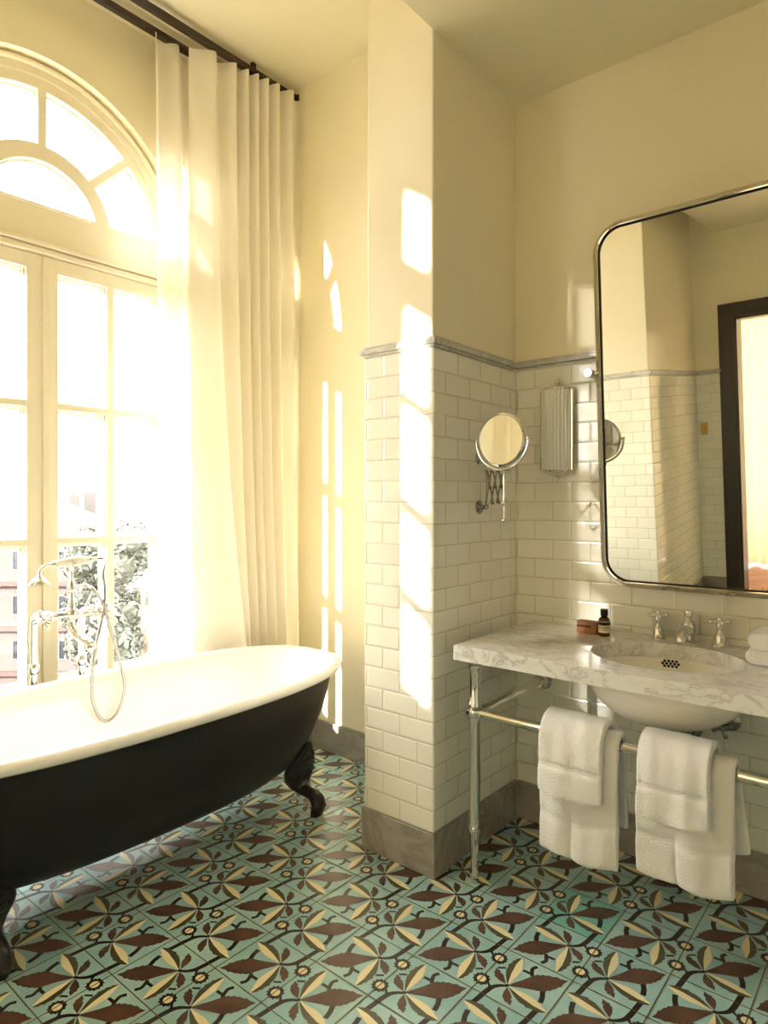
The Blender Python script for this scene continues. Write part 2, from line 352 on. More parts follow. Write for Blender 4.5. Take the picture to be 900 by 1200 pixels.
# ------------------------------------------------------------------ encaustic tile floor: every inlay is cut geometry in the one floor
def floor():
    T, X0, Y0 = .2, -1.365, 1.336
    mb = MB()
    x0, y0, x1, y1 = WX-.1, -1.352, XR+.1, YW+.1
    mb.box((x0, y0, -.1), (x1, y1, 0), 0)
    def mir(p): return [(v, u) for u, v in p]
    big = [(.652,.652),(.56,.61),(.42,.535),(.285,.478),(.20,.43),(.185,.385),(.155,.375),(.14,.32),(.115,.30),(.10,.23),(.07,.20),(.075,.14),(.045,.045)]
    big = big+mir(big[1:-1][::-1])
    ulc = [(.023,.752),(.07,.715),(.125,.698),(.135,.682),(.22,.655),(.235,.643),(.31,.632),(.40,.63),(.52,.645),(.64,.655),(.42,.718),(.20,.757)]
    ulg = [(.023,.752),(.10,.81),(.115,.80),(.176,.835),(.195,.82),(.287,.845),(.30,.825),(.388,.816),(.483,.768),(.553,.72),(.64,.655),(.42,.718),(.20,.757)]
    sup = [(.64,.68),(.55,.75),(.50,.80),(.49,.85),(.465,.86),(.445,.945),(.50,.925),(.548,.925),(.56,.90),(.60,.88),(.632,.79)]
    def strip(pts, wd):
        pts = [Vector((u, v)) for u, v in pts]; L = []; R = []
        for i, p in enumerate(pts):
            d = (pts[min(i+1, len(pts)-1)]-pts[max(i-1, 0)]).normalized(); n = Vector((-d.y, d.x))*wd[i]*.5
            L.append(p+n); R.append(p-n)
        return [(q.x, q.y) for q in L+R[::-1]]
    def bez(pts, n=4): return [(q.x, q.y) for q in smoothpts([(u, v, 0) for u, v in pts], n)]
    st = bez([(.652,.652),(.735,.715),(.797,.80),(.826,.93),(.842,1.09),(.862,1.27)]); stem = strip(st, [.04+.035*min(1, i/10) for i in range(len(st))])
    br = strip([(.80,.84),(.86,.785),(.92,.75)], [.06, .035, .05])
    hk = strip(bez([(.47,.27),(.505,.215),(.535,.13),(.50,.055)]), [.055]*13)
    hk2 = strip([(.50,.235),(.625,.243)], [.05, .045])
    up = strip([(.25,.40),(.19,.53),(.165,.645)], [.07]*3)
    dash = strip([(.835,.357),(.925,.425)], [.035, .035])
    gear = []
    for k in range(36):
        a = 2*PI*k/36; r = .108 if k % 3 else .13
        gear.append((.993+r*math.cos(a), .757+r*math.sin(a)))
    disc = [(  .993+.064*math.cos(2*PI*k/20), .757+.064*math.sin(2*PI*k/20)) for k in range(20)]
    joint = [(.652+.028*math.cos(2*PI*k/12), .652+.028*math.sin(2*PI*k/12)) for k in range(12)]
    layers = [(1, stem, 5), (1, br, 5), (1, hk, 5), (1, hk2, 5), (1, up, 5), (1, dash, 5), (2, gear, 5), (3, disc, 4),
              (2, ulg, 3), (3, ulc, 4), (2, mir(ulg), 3), (3, mir(ulc), 4), (4, big, 2), (4, sup, 2), (4, mir(sup), 2), (5, joint, 5)]
    h = .00025
    i0, i1 = math.floor((x0-X0)/T), math.ceil((x1-X0)/T); j0, j1 = math.floor((y0-Y0)/T), math.ceil((y1-Y0)/T)
    for i in range(i0, i1):
        for j in range(j0, j1):
            # inlay orientation alternates tile by tile (half turn), one cement tile is a deeper teal
            flip = (i+j) % 2
            rot = lambda u, v: ((1-u), (1-v)) if flip else (u, v)
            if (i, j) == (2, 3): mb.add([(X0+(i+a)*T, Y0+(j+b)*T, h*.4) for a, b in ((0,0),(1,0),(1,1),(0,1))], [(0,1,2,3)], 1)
            for k, (lv, pl, mi) in enumerate(layers):
                q = [rot(u, v) for u, v in pl]
                mb.add([(X0+(i+u)*T, Y0+(j+v)*T, h*(lv+.04*k)) for u, v in q], [tuple(range(len(q)))], mi)
    g = .0016
    for i in range(i0, i1+1): mb.add([(X0+i*T-g, y0, h*6.5), (X0+i*T+g, y0, h*6.5), (X0+i*T+g, y1, h*6.5), (X0+i*T-g, y1, h*6.5)], [(0,1,2,3)], 6)
    for j in range(j0, j1+1): mb.add([(x0, Y0+j*T-g, h*6.6), (x1, Y0+j*T-g, h*6.6), (x1, Y0+j*T+g, h*6.6), (x0, Y0+j*T+g, h*6.6)], [(0,1,2,3)], 6)
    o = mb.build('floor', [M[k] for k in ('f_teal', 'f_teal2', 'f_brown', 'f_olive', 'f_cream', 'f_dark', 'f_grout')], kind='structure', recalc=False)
    bm = bmesh.new(); bm.from_mesh(o.data)
    for f in bm.faces:
        f.normal_update()
        if f.normal.z < -.5 and f.calc_center_median().z > -.05: f.normal_flip()
    bm.to_mesh(o.data); bm.free()
floor()
MB().box((WX-.1, YG-.1, -.1), (SX0+.05, -1.352, 0)).build('floor_gallery', M['f_teal'], kind='structure')

# ------------------------------------------------------------------ arched windows
def window(name, yc):
    root = bpy.data.objects.new(name, None); C.objects.link(root); root['kind'] = 'structure'; root.location = (WX-.05, yc, .44)
    def to(x): return lambda u, v, t: (x-t, yc+u, v)
    fx = WX-.05
    def k(mb, nm, m, par=root, **kw): return kid(mb, nm, m, par, **kw)
    # frame: jambs, arch ring, transom
    mb = MB(); outer = arch(0, .668, ZC, .442)
    mb.plate(outer, [[(-.605, .465), (.605, .465), (.605, 2.40), (-.605, 2.40)], [(-.60, 2.612)]+[(.60*math.cos(PI-PI*i/32), ZC+.60*math.sin(PI-PI*i/32)) for i in range(1, 32) if ZC+.60*math.sin(PI-PI*i/32) > 2.62]+[(.60, 2.612)]], .07, to(fx))
    # mouldings: arch bead, transom bead
    pts = [(fx+.004, yc+.648*math.cos(PI-PI*i/40), ZC+.648*math.sin(PI-PI*i/40)) for i in range(41)]
    mb.tube(pts, .013, 8)
    mb.box((fx-.02, yc-.64, 2.402), (fx+.014, yc+.64, 2.425)); mb.box((fx-.02, yc-.64, 2.432), (fx+.024, yc+.64, 2.452))
    k(mb, 'window_frame', M['wood_paint'], bevel=.004)
    # fanlight
    def sector(r0, r1, a0, a1, w0, w1):
        lo = lambda r: (math.asin((2.625-ZC)/r) if a0 is None else a0+math.asin(w0/r))
        hi = lambda r: (PI-math.asin((2.625-ZC)/r) if a1 is None else a1-math.asin(w1/r))
        o = []
        for i in range(13): a = lo(r1)+(hi(r1)-lo(r1))*i/12; o.append((r1*math.cos(a), ZC+r1*math.sin(a)))
        for i in range(13): a = hi(r0)+(lo(r0)-hi(r0))*i/12; o.append((r0*math.cos(a), ZC+r0*math.sin(a)))
        return o
    def fanholes(e):
        a = math.asin((2.625+e-ZC)/(.245-e)); hub = [((.245-e)*math.cos(a+(PI-2*a)*i/20), ZC+(.245-e)*math.sin(a+(PI-2*a)*i/20)) for i in range(21)]
        hs = [hub]; bounds = [None, PI/4, PI/2, 3*PI/4, None]
        for i in range(4): hs.append(sector(.315+e, .553-e, bounds[i], bounds[i+1], .019+e, .019+e))
        return hs
    out = [(-.607, 2.6)]+[(.607*math.cos(PI-PI*i/40), ZC+.607*math.sin(PI-PI*i/40)) for i in range(1, 40) if ZC+.607*math.sin(PI-PI*i/40) > 2.605]+[(.607, 2.6)]
    mb = MB(); mb.plate(out, fanholes(0), .028, to(fx-.008)); mb.plate(out, fanholes(.009), .018, to(fx-.036))
    fan = k(mb, 'fanlight', M['wood_paint'], bevel=.002)
    mb = MB()
    for h in fanholes(.004): mb.plate(h, [], .004, to(fx-.032))
    k(mb, 'pane', M['glass'], fan)
    # two casements, six panes each
    for sg in (1, -1):
        def rect(a, b, c, d): return [(sg*a, b), (sg*c, b), (sg*c, d), (sg*a, d)]
        cols = ((.075, .285), (.337, .545)); rows = ((.53, 1.122), (1.166, 1.722), (1.766, 2.325))
        hl = lambda e: [rect(c0+e, r0+e, c1-e, r1-e) for c0, c1 in cols for r0, r1 in rows]
        mb = MB(); o = rect(.0025, .468, .602, 2.397)
        mb.plate(o, hl(-.008), .02, to(fx-.004)); mb.plate(o, hl(0), .014, to(fx-.024)); mb.plate(o, hl(.008), .018, to(fx-.038))
        if sg > 0: mb.box((fx-.006, yc-.0, .47), (fx+.004, yc+.03, 2.395))
        leaf = k(mb, 'casement', M['wood_paint'], bevel=.002)
        mb = MB()
        for h in hl(.004): mb.plate(h, [], .004, to(fx-.032))
        k(mb, 'pane', M['glass'], leaf)
    mb = MB(); mb.box((WX-.155, yc-.668, .425), (WX+.03, yc+.668, .441)); k(mb, 'window_sill', M['wood_paint'], bevel=.003)
    return root
window('window_1', WC)
def gallery_window():
    root = bpy.data.objects.new('window_2', None); C.objects.link(root); root['kind'] = 'structure'; root.location = (WX-.05, (W2[0]+W2[1])/2, W2[2])
    y0, y1, z0, z1 = W2; fx = WX-.05
    rows = ((1.66, 1.955), (2.01, 2.285), (2.345, 2.68), (2.725, 3.04), (3.205, 3.46)); cols = [(-1.93, -1.85)]
    y = -2.045
    while y-.41 > y0+.03: cols.append((y-.41, y)); y -= .46
    hs = lambda e: [[(c0+e, r0+e), (c1-e, r0+e), (c1-e, r1-e), (c0+e, r1-e)] for c0, c1 in cols for r0, r1 in rows]
    mb = MB(); mb.plate([(y0+.002, z0+.002), (y1-.002, z0+.002), (y1-.002, z1-.002), (y0+.002, z1-.002)], hs(0), .04, lambda u, v, t: (fx-t, u, v)); kid(mb, 'window_frame', M['wood_paint'], root, bevel=.003)
    mb = MB()
    for h in hs(.002): mb.plate(h, [], .004, lambda u, v, t: (fx-.018-t, u, v))
    kid(mb, 'pane', M['glass'], root)
gallery_window()

# ------------------------------------------------------------------ curtains and rods
def curtain(top, bot, x0, amp, ampb, ztop, zbot, m, axis='y', nz=36, sgn0=1, seg=7, ease=.8, xs=(0, 0)):
    mb = MB(); n = len(top); W = (n-1)*seg+1
    for r in range(nz+1):
        s = r/nz; z = ztop+(zbot-ztop)*s; e = s**ease
        for c in range(W):
            i = min(c//seg, n-2); t = (c-i*seg)/seg
            ct = [(top[j]*(1-e)+bot[j]*e) for j in (i, i+1)]
            a = amp*(1-e)+ampb*e
            sg = sgn0*(1 if i % 2 == 0 else -1)
            wv = math.cos(PI*t)*sg
            y = ct[0]+(ct[1]-ct[0])*t
            nzv = noise.noise(Vector((y*2, z*1.3, 3.1)))*.012*s
            x = x0+a*wv+nzv+xs[0]+(xs[1]-xs[0])*c/(W-1)
            mb.v.append(Vector((x, y, z)) if axis == 'y' else Vector((y, x, z)))
    for r in range(nz):
        for c in range(W-1): mb.f.append((r*W+c, r*W+c+1, (r+1)*W+c+1, (r+1)*W+c)); mb.m.append(0)
    return mb
XC, XS, ZROD = -2.705, -2.83, 3.52
yy = lambda l, x: [P(px, 400, 0, x).y for px in l]
t_ = yy([231, 252, 262, 275, 281, 288, 292, 298, 302, 308, 313, 319, 325, 333, 344, 354], XC)
b_ = yy([243, 303, 288, 297, 301, 304, 307, 311, 315, 320, 324, 330, 335, 341, 349, 356], XC)
tag(curtain(t_, b_, XC, .034, .045, ZROD, .03, M['curtain'], sgn0=-1, ease=2.2, xs=(-.035, .045)).build('curtain', M['curtain'], smooth=9, recalc=False),
    'heavy cream curtain gathered in tight folds in the corner behind the bathtub', 'curtain')
t_ = yy([178, 188, 204, 216, 230, 246], XS); b_ = yy([184, 198, 216, 232, 250, 268], XS)
tag(curtain(t_, b_, XS, .03, .028, ZROD, .03, M['sheer'], sgn0=1).build('sheer_curtain', M['sheer'], smooth=9, recalc=False),
    'thin white sheer curtain drawn to the right edge of the arched window', 'curtain')
t2 = [-1.12+.105*i for i in range(10)]; b2 = [-1.12+.11*i for i in range(10)]
tag(curtain(t2, b2, XC, .05, .06, ZROD, .03, M['curtain']).build('curtain', M['curtain'], smooth=9, recalc=False), 'cream curtain with broad folds reflected in the round shaving mirror', 'curtain')
t2 = [-4.80+.151*i for i in range(21)]  # unseen sheer, added to weaken and spread sun from the second window
tag(curtain(t2, [v-.03 for v in t2], XS, .03, .03, ZROD, .03, M['sheer2']).build('sheer_curtain', M['sheer2'], smooth=9, recalc=False), 'long unseen white sheer curtain, added across the second window to soften the sun', 'curtain')
for x, l, zz in ((XC, 'dark curtain rail nearest the room, carrying the heavy cream curtain', ZROD+.018), (XS, 'dark curtain rail nearest the window, carrying the sheer curtain', ZROD+.018)):
    r = thing('curtain_rod', l, 'curtain rod', (x, .4, zz), 'ceiling curtain rails')
    kid(MB().box((x-.016, YG+.01, zz-.015), (x+.016, YW-.012, zz+.015)), 'rail', M['rod'], r, bevel=.004)
    for y in (.4, 2.2):
        kid(MB().box((x-.01, y-.012, zz+.012), (x+.01, y+.012, ZH)), 'bracket', M['rod'], r, bevel=.002)
    kid(MB().box((x-.02, YW-.012, zz-.02), (x+.02, YW-.001, zz+.02)), 'end_cap', M['rod'], r, bevel=.003)

# ------------------------------------------------------------------ bathtub
TX, TY, TA, TB, TN = -2.255, 1.30, .93, .405, 2.6
def ring(dx, dy, z, n=72):
    out = []
    for k in range(n):
        t = 2*PI*k/n; c, s = math.cos(t), math.sin(t)
        out.append((TX+(TB-dx)*math.copysign(abs(c)**(2/TN), c), TY+(TA-dy)*math.copysign(abs(s)**(2/TN), s), z))
    return out
def loft(prof, n=72, close_end=True):
    mb = MB(); fs = []
    for d in prof: mb.v += [Vector(p) for p in ring(*d, n=n)]
    for i in range(len(prof)-1):
        for k in range(n): fs.append((i*n+k, i*n+(k+1) % n, (i+1)*n+(k+1) % n, (i+1)*n+k))
    if close_end: fs.append(tuple((len(prof)-1)*n+k for k in range(n)))
    mb.f = fs; mb.m = [0]*len(fs); return mb
def bathtub():
    t = thing('bathtub', 'freestanding roll-top bathtub, white inside and black outside, on claw feet', 'bathtub', (TX, TY, 0))
    out = [(.036, .040, .590), (.040, .048, .565), (.046, .062, .50), (.058, .092, .42), (.078, .135, .34), (.105, .18, .27), (.14, .23, .215), (.185, .29, .178), (.24, .37, .163), (.33, .60, .158)]
    kid(loft(out), 'outer_shell', M['black'], t, smooth=1.0, label='black painted outer shell')
    inn = [(.044, .05, .585), (.030, .031, .582), (.013, .013, .583), (.003, .003, .591), (0, 0, .602), (.004, .004, .613), (.016, .016, .621), (.032, .033, .622), (.050, .054, .614), (.064, .075, .59), (.073, .09, .55), (.083, .118, .46), (.10, .16, .37), (.125, .22, .30), (.165, .29, .255), (.23, .40, .236), (.33, .62, .23)]
    kid(loft(inn), 'basin', M['enamel'], t, smooth=2.5, label='white enamel basin with rolled rim')
    for sx, sy in ((1, 1), (1, -1), (-1, 1), (-1, -1)):
        fx, fy = TX+sx*.215, TY+(.66 if sy > 0 else -.57)
        d = Vector((sx, sy*.04, 0)).normalized(); tg = Vector((-d.y, d.x, 0)); O = Vector((fx, fy, 0))
        prof = [(-.002, .300, .010, .008), (-.010, .272, .030, .016), (-.024, .238, .054, .024), (-.044, .200, .074, .031), (-.062, .162, .084, .037), (-.066, .132, .076, .040), (-.054, .108, .055, .039), (-.030, .094, .037, .034), (-.004, .088, .031, .031), (.024, .082, .029, .032), (.046, .066, .031, .033), (.052, .045, .032, .030), (.046, .026, .031, .024), (.043, .012, .032, .022), (.043, .0, .026, .018)]
        pr = []
        for i in range(len(prof)-1):
            for k in range(3): pr.append(tuple(a+(b-a)*k/3 for a, b in zip(prof[i], prof[i+1])))
        pr.append(prof[-1]); mb = MB(); n = 20
        for i, (u, z, hw, ht) in enumerate(pr):
            a = pr[max(i-1, 0)]; b = pr[min(i+1, len(pr)-1)]
            tv = Vector((b[0]-a[0], b[1]-a[1])).normalized(); nv = Vector((-tv.y, tv.x))     # outward normal in (u, z)
            if i < 2: nv = Vector((1, .3)).normalized()
            for k in range(n):
                an = 2*PI*k/n; c, s = math.cos(an), math.sin(an)
                rip = 1
                if z < .05 and s > 0: rip = 1+.16*abs(math.cos(an*3))   # toes
                p = O+d*(u+nv.x*ht*s*rip)+tg*(hw*c*rip)+Vector((0, 0, max(z+nv.y*ht*s*rip*.8, 0)))
                mb.v.append(p)
        for i in range(len(pr)-1):
            for k in range(n): mb.f.append((i*n+k, i*n+(k+1) % n, (i+1)*n+(k+1) % n, (i+1)*n+k)); mb.m.append(0)
        mb.f.append(tuple(range(n))); mb.m.append(0); mb.f.append(tuple((len(pr)-1)*n+k for k in range(n))); mb.m.append(0)
        # scrollwork on the shield: shell ribs and two volutes
        def on(a, z):   # point on the shield face at sideways a, height z
            for i in range(len(prof)-1):
                if prof[i][1] >= z >= prof[i+1][1]:
                    q = (prof[i][1]-z)/(prof[i][1]-prof[i+1][1]); u, _, hw, ht = (x+(y-x)*q for x, y in zip(prof[i], prof[i+1])); break
            c = max(-1, min(1, a/hw)); return O+d*(u+ht*math.sqrt(max(0, 1-c*c))+.001)+tg*(c*hw)+Vector((0, 0, z+.3*ht))
        for j in range(4):
            zt = .262-.026*j; wv = (.026, .042, .056, .062)[j]
            mb.tube([on(wv*q, zt-.030*abs(q)**1.6) for q in [x/6 for x in range(-6, 7)]], .0065, 6)
        for q in (-1, 1):
            sp = []
            for k in range(26):
                a = k*.42; r = .024*(1-k/28); sp.append(on(q*(.031+r*math.cos(a)), .145+r*math.sin(a)))
            mb.tube(sp, .0065, 6)
        mb.tube([on(.0, z) for z in (.27, .25, .22, .19, .17)], .004, 6)
        kid(mb, 'claw_foot', M['iron'], t, smooth=1.2, label='black cast iron claw foot with scrollwork')
bathtub()

# ------------------------------------------------------------------ floor-standing bath mixer and hand shower
def cross(mb, c, d, r=.03, k=4):
    c = Vector(c); x, y, z = frame_of(Vector(d)); mb.ball(c, .011)
    for i in range(k):
        a = 2*PI*i/k+.4; e = c+(x*math.cos(a)+y*math.sin(a))*r; mb.tube([c, e], [.005, .006], 8); mb.ball(e, .0085, seg=10)
XM = -2.625
def bath_tap():
    xp = -2.73; y1, y2 = 1.125, 1.315; zt = .875; yc = 1.225
    t = thing('bath_mixer_tap', 'chrome floor-standing bath tap with two standpipes behind the bathtub', 'tap', (xp, yc, 0))
    for y, z0 in ((y1, 0), (y2, 0)):
        mb = MB(); mb.lathe([(.035, 0), (.035, .006), (.02, .012)], (xp, y, 0), (0, 0, 1), 20)
        mb.tube(smoothpts([(xp, y, 0), (xp, y, .62), (xp, y, zt-.05), (xp+.012, y, zt-.012), (xp+.05, y, zt), (XM, y, zt)], 5), .0135, 14)
        mb.lathe([(.017, -.02), (.02, -.014), (.02, .014), (.017, .02)], (xp, y, .66), (0, 0, 1), 16)
        kid(mb, 'standpipe', M['chrome'], t, smooth=.7)
    mb = MB()
    mb.tube([(XM, y1-.03, zt), (XM, y1+.01, zt), (XM, yc-.03, zt), (XM, yc, zt), (XM, yc+.03, zt), (XM, y2-.01, zt), (XM, y2+.03, zt)], [.019, .018, .012, .022, .012, .018, .019], 16)
    mb.ball((XM, yc, zt), .027); mb.ball((XM, y1, zt), .024); mb.ball((XM, y2, zt), .024)
    kid(mb, 'mixer_body', M['chrome'], t, smooth=.8)
    for y, s in ((y1, -1), (y2, 1)):
        mb = MB(); mb.lathe([(.016, 0), (.022, .01), (.022, .02), (.012, .03), (.009, .045)], (XM+.015, y, zt), (.75, s*.6, 0), 16)
        cross(mb, Vector((XM+.015, y, zt))+Vector((.75, s*.6, 0)).normalized()*.05, (.75, s*.6, 0)); kid(mb, 'cross_handle', M['chrome'], t, smooth=.8)
    mb = MB(); mb.tube(smoothpts([(XM, yc, zt-.01), (XM, yc, zt-.05), (XM+.03, yc+.01, zt-.085), (XM+.075, yc+.02, zt-.10), (XM+.10, yc+.025, zt-.115)], 5), [.014]*6+[.014+.0006*i for i in range(15)], 14)
    mb.lathe([(.02, 0), (.026, -.008), (.026, -.02), (.012, -.022)], (XM+.10, yc+.025, zt-.105), (.3, .05, 1), 18); kid(mb, 'spout', M['chrome'], t, smooth=.8)
    mb = MB(); mb.lathe([(.016, .015), (.012, .03), (.014, .05), (.009, .06), (.008, .085), (.016, .092), (.018, .105), (.013, .12), (.007, .13), (.006, .175), (.009, .18), (.009, .186)], (XM, yc, zt), (0, 0, 1), 18)
    for s in (-1, 1): mb.tube(smoothpts([(XM, yc, zt+.18), (XM-.012*s, yc, zt+.186), (XM-.022*s, yc, zt+.2), (XM-.022*s, yc, zt+.215)], 4), .0045, 8)
    mb.tube([(XM, yc, zt+.105), (XM+.01, yc+.05, zt+.107)], .007, 10); mb.ball((XM+.01, yc+.05, zt+.107), .01)
    kid(mb, 'riser', M['chrome'], t, smooth=.8, label='riser with forked cradle for the hand shower')
    mb = MB(); mb.tube([(XM+.02, yc+.035, zt+.005), (XM+.03, yc+.075, zt+.09)], [.004, .005], 8); mb.ball((XM+.03, yc+.075, zt+.09), .007); kid(mb, 'diverter_lever', M['chrome'], t, smooth=.8)
    # hand shower lying in the cradle
    zh = zt+.207
    h = thing('hand_shower', 'telephone style hand shower with white handle lying in the cradle of the bath tap', 'hand shower', (XM, yc, zh))
    a, b = Vector((XM, yc-.07, zh-.004)), Vector((XM, yc+.075, zh+.004))
    mb = MB(); dd = b-a; mb.lathe([(.008, 0), (.012, .01), (.018, .04), (.0205, .075), (.018, .11), (.013, .135), (.008, .145)], a, dd, 18); kid(mb, 'handle', M['porcelain'], h, smooth=.9, label='white porcelain handle')
    mb = MB(); mb.tube(smoothpts([a, a+Vector((0, -.03, -.004)), a+Vector((.012, -.055, -.02)), a+Vector((.022, -.062, -.045))], 5), .0065, 10)
    c = a+Vector((.022, -.062, -.045)); mb.lathe([(.008, .01), (.012, .004), (.03, -.016), (.037, -.024), (.037, -.03), (.012, -.032)], c, (-.2, .1, 1), 22)
    mb.lathe([(.009, -.006), (.013, 0), (.009, .006)], a, dd, 14)
    kid(mb, 'shower_head', M['chrome'], h, smooth=.8)
    mb = MB(); mb.lathe([(.009, -.006), (.013, 0), (.009, .006), (.007, .03)], b, dd, 14); kid(mb, 'ferrule', M['chrome'], h, smooth=.8)
    xh = XM+.075
    hp = [b+Vector((0, .03, .002)), b+Vector((.02, .052, -.004))]
    for px, py in ((121, 672), (123, 692), (121, 718), (112, 760), (107.5, 805), (112, 832), (124, 845.5), (138, 834), (146, 803), (137, 762), (127, 730), (119, 704), (108, 690)):
        hp.append(P(px, py, 0, xh))
    hp.append(Vector((XM+.012, yc+.055, zt+.107)))
    mb = MB(); mb.tube(smoothpts(hp, 8), .0063, 10); kid(mb, 'hose', M['hose'], h, smooth=9, label='flexible metal hose hanging in a loop')
bath_tap()

# ------------------------------------------------------------------ washstand
CX0, CX1, CY0, ZTOP, ZBOT = -1.262, -.048, 1.888, .832, .782
BXC, BYC, BA, BB = -.655, 2.187, .23, .196
RX0, RX1, RY, RZ = -1.225, -.085, 1.968, .592
def ell(a, b, n=48): return [(BXC+a*math.cos(2*PI*k/n), BYC+b*math.sin(2*PI*k/n)) for k in range(n)]
def washstand():
    t = thing('washstand', 'marble topped washstand on chrome legs with an undermounted oval basin', 'washstand', (BXC, 2.2, 0))
    mb = MB(); mb.plate(rrect(CX0, CY0, CX1, YW-TT-.001, .006, 2), [ell(BA, BB)], ZTOP-ZBOT, lambda u, v, w_: (u, v, ZBOT+w_))
    kid(mb, 'countertop', M['counter'], t, bevel=.004, label='white marble slab with grey veins')
    mb = MB(); n = 48; pr = []
    for k in range(13):
        a = PI/2*k/12; pr.append((.03+(BA+.02-.03)*math.cos(a), .03+(BB+.02-.03)*math.cos(a), ZBOT-.001-.165*math.sin(a)))
    inn = []
    for k in range(13):
        a = PI/2*k/12; inn.append((.02+(BA+.004-.02)*math.cos(a), .02+(BB+.004-.02)*math.cos(a), ZBOT-.001-.15*math.sin(a)))
    allr = pr[::-1]+inn
    for (a, b, z) in allr: mb.v += [Vector((x, y, z)) for x, y in ell(a, b, n)]
    for i in range(len(allr)-1):
        for k in range(n): mb.f.append((i*n+k, i*n+(k+1) % n, (i+1)*n+(k+1) % n, (i+1)*n+k)); mb.m.append(0)
    mb.f.append(tuple(range(n))); mb.m.append(0); mb.f.append(tuple((len(allr)-1)*n+k for k in range(n))); mb.m.append(0)
    basin = kid(mb, 'basin', M['porcelain'], t, smooth=1.0, label='white porcelain undermounted basin')
    # overflow holes on the back slope
    mb = MB()
    for r, row in enumerate((4, 5, 4)):
        for c in range(row):
            ax = (c-(row-1)/2)*.0125; zz = ZBOT-.010-.0085*r
            s = (ZBOT-.001-zz)/.15; ca = math.sqrt(1-s*s); yb = BYC+(.02+(BB+.004-.02)*ca)*math.sqrt(max(0, 1-((ax-.04)/(BA*ca))**2))
            mb.lathe([(.0046, -.004), (.0046, .0024)], (BXC-.04+ax, yb, zz), (.12, -1, .2), 10)
    kid(mb, 'overflow_holes', M['drain'], basin, label='dark cluster of overflow holes')
    mb = MB(); mb.lathe([(.022, -.003), (.022, .003), (.012, .001)], (BXC, BYC, ZBOT-.15), (0, 0, 1), 20); kid(mb, 'drain', M['chrome'], basin, smooth=.7)
    # front legs, turned
    lp = [(.012, 0), (.012, .006), (.016, .012), (.017, .03), (.0125, .042), (.0125, .055), (.014, .10), (.017, .155), (.019, .17), (.0225, .178), (.0225, .19), (.019, .198), (.0185, .21), (.0205, .56), (.0235, .566), (.0235, .574), (.033, .580), (.036, .592), (.033, .604), (.0235, .612), (.0235, .620), (.02, .628), (.0195, .735), (.022, .742), (.0255, .748), (.0255, .756), (.021, .762), (.0255, .772), (.0255, ZBOT)]
    for x in (RX0, RX1):
        mb = MB(); mb.lathe(lp, (x, RY, 0), (0, 0, 1), 24); kid(mb, 'leg', M['nickel'], t, smooth=.6)
    mb = MB(); mb.tube([(RX0+.02, RY, RZ), (RX1-.02, RY, RZ)], .0165, 18); kid(mb, 'towel_rail', M['nickel'], t, smooth=.8)
    for x in (RX0, RX1):
        mb = MB(); mb.tube([(x, RY+.02, RZ), (x, YW-BT, RZ)], .0165, 18)
        mb.lathe([(.038, 0), (.038, .006), (.03, .012), (.024, .03), (.027, .04), (.02, .05)], (x, YW-TT, RZ), (0, -1, 0), 22); kid(mb, 'side_rail', M['nickel'], t, smooth=.7)
washstand()
def basin_tap():
    y = 2.447; t = thing('basin_tap', 'three piece chrome basin tap with cross handles behind the basin', 'tap', (BXC, y, ZTOP))
    for x in (-.757, -.556):
        mb = MB(); mb.lathe([(.028, 0), (.028, .004), (.022, .009), (.018, .02), (.019, .03), (.014, .04), (.0085, .048), (.0085, .062), (.012, .066), (.012, .072), (.008, .078), (.008, .083)], (x, y, ZTOP), (0, 0, 1), 22)
        c = Vector((x, y, ZTOP+.084)); mb.ball(c+Vector((0, 0, .008)), .0095)
        for k in range(4):
            a = PI/2*k+.55; e = c+Vector((math.cos(a), math.sin(a), 0))*.028; mb.tube([c, e], [.0055, .007], 10); mb.ball(e, .009, seg=12)
        kid(mb, 'tap_handle', M['chrome'], t, smooth=.8)
    x = BXC
    mb = MB(); mb.lathe([(.03, 0), (.03, .005), (.023, .01), (.021, .03), (.024, .045), (.024, .06), (.019, .072), (.012, .078), (.009, .086), (.012, .09), (.0155, .1), (.0125, .111), (.002, .115)], (x, y, ZTOP), (0, 0, 1), 24)
    mb.tube(smoothpts([(x, y, ZTOP+.038), (x, y-.03, ZTOP+.045), (x, y-.062, ZTOP+.042), (x, y-.082, ZTOP+.03), (x, y-.088, ZTOP+.014)], 5), [.019]*6+[.019-.0003*i for i in range(10)]+[.017]*5, 16)
    kid(mb, 'spout', M['chrome'], t, smooth=.8)
basin_tap()
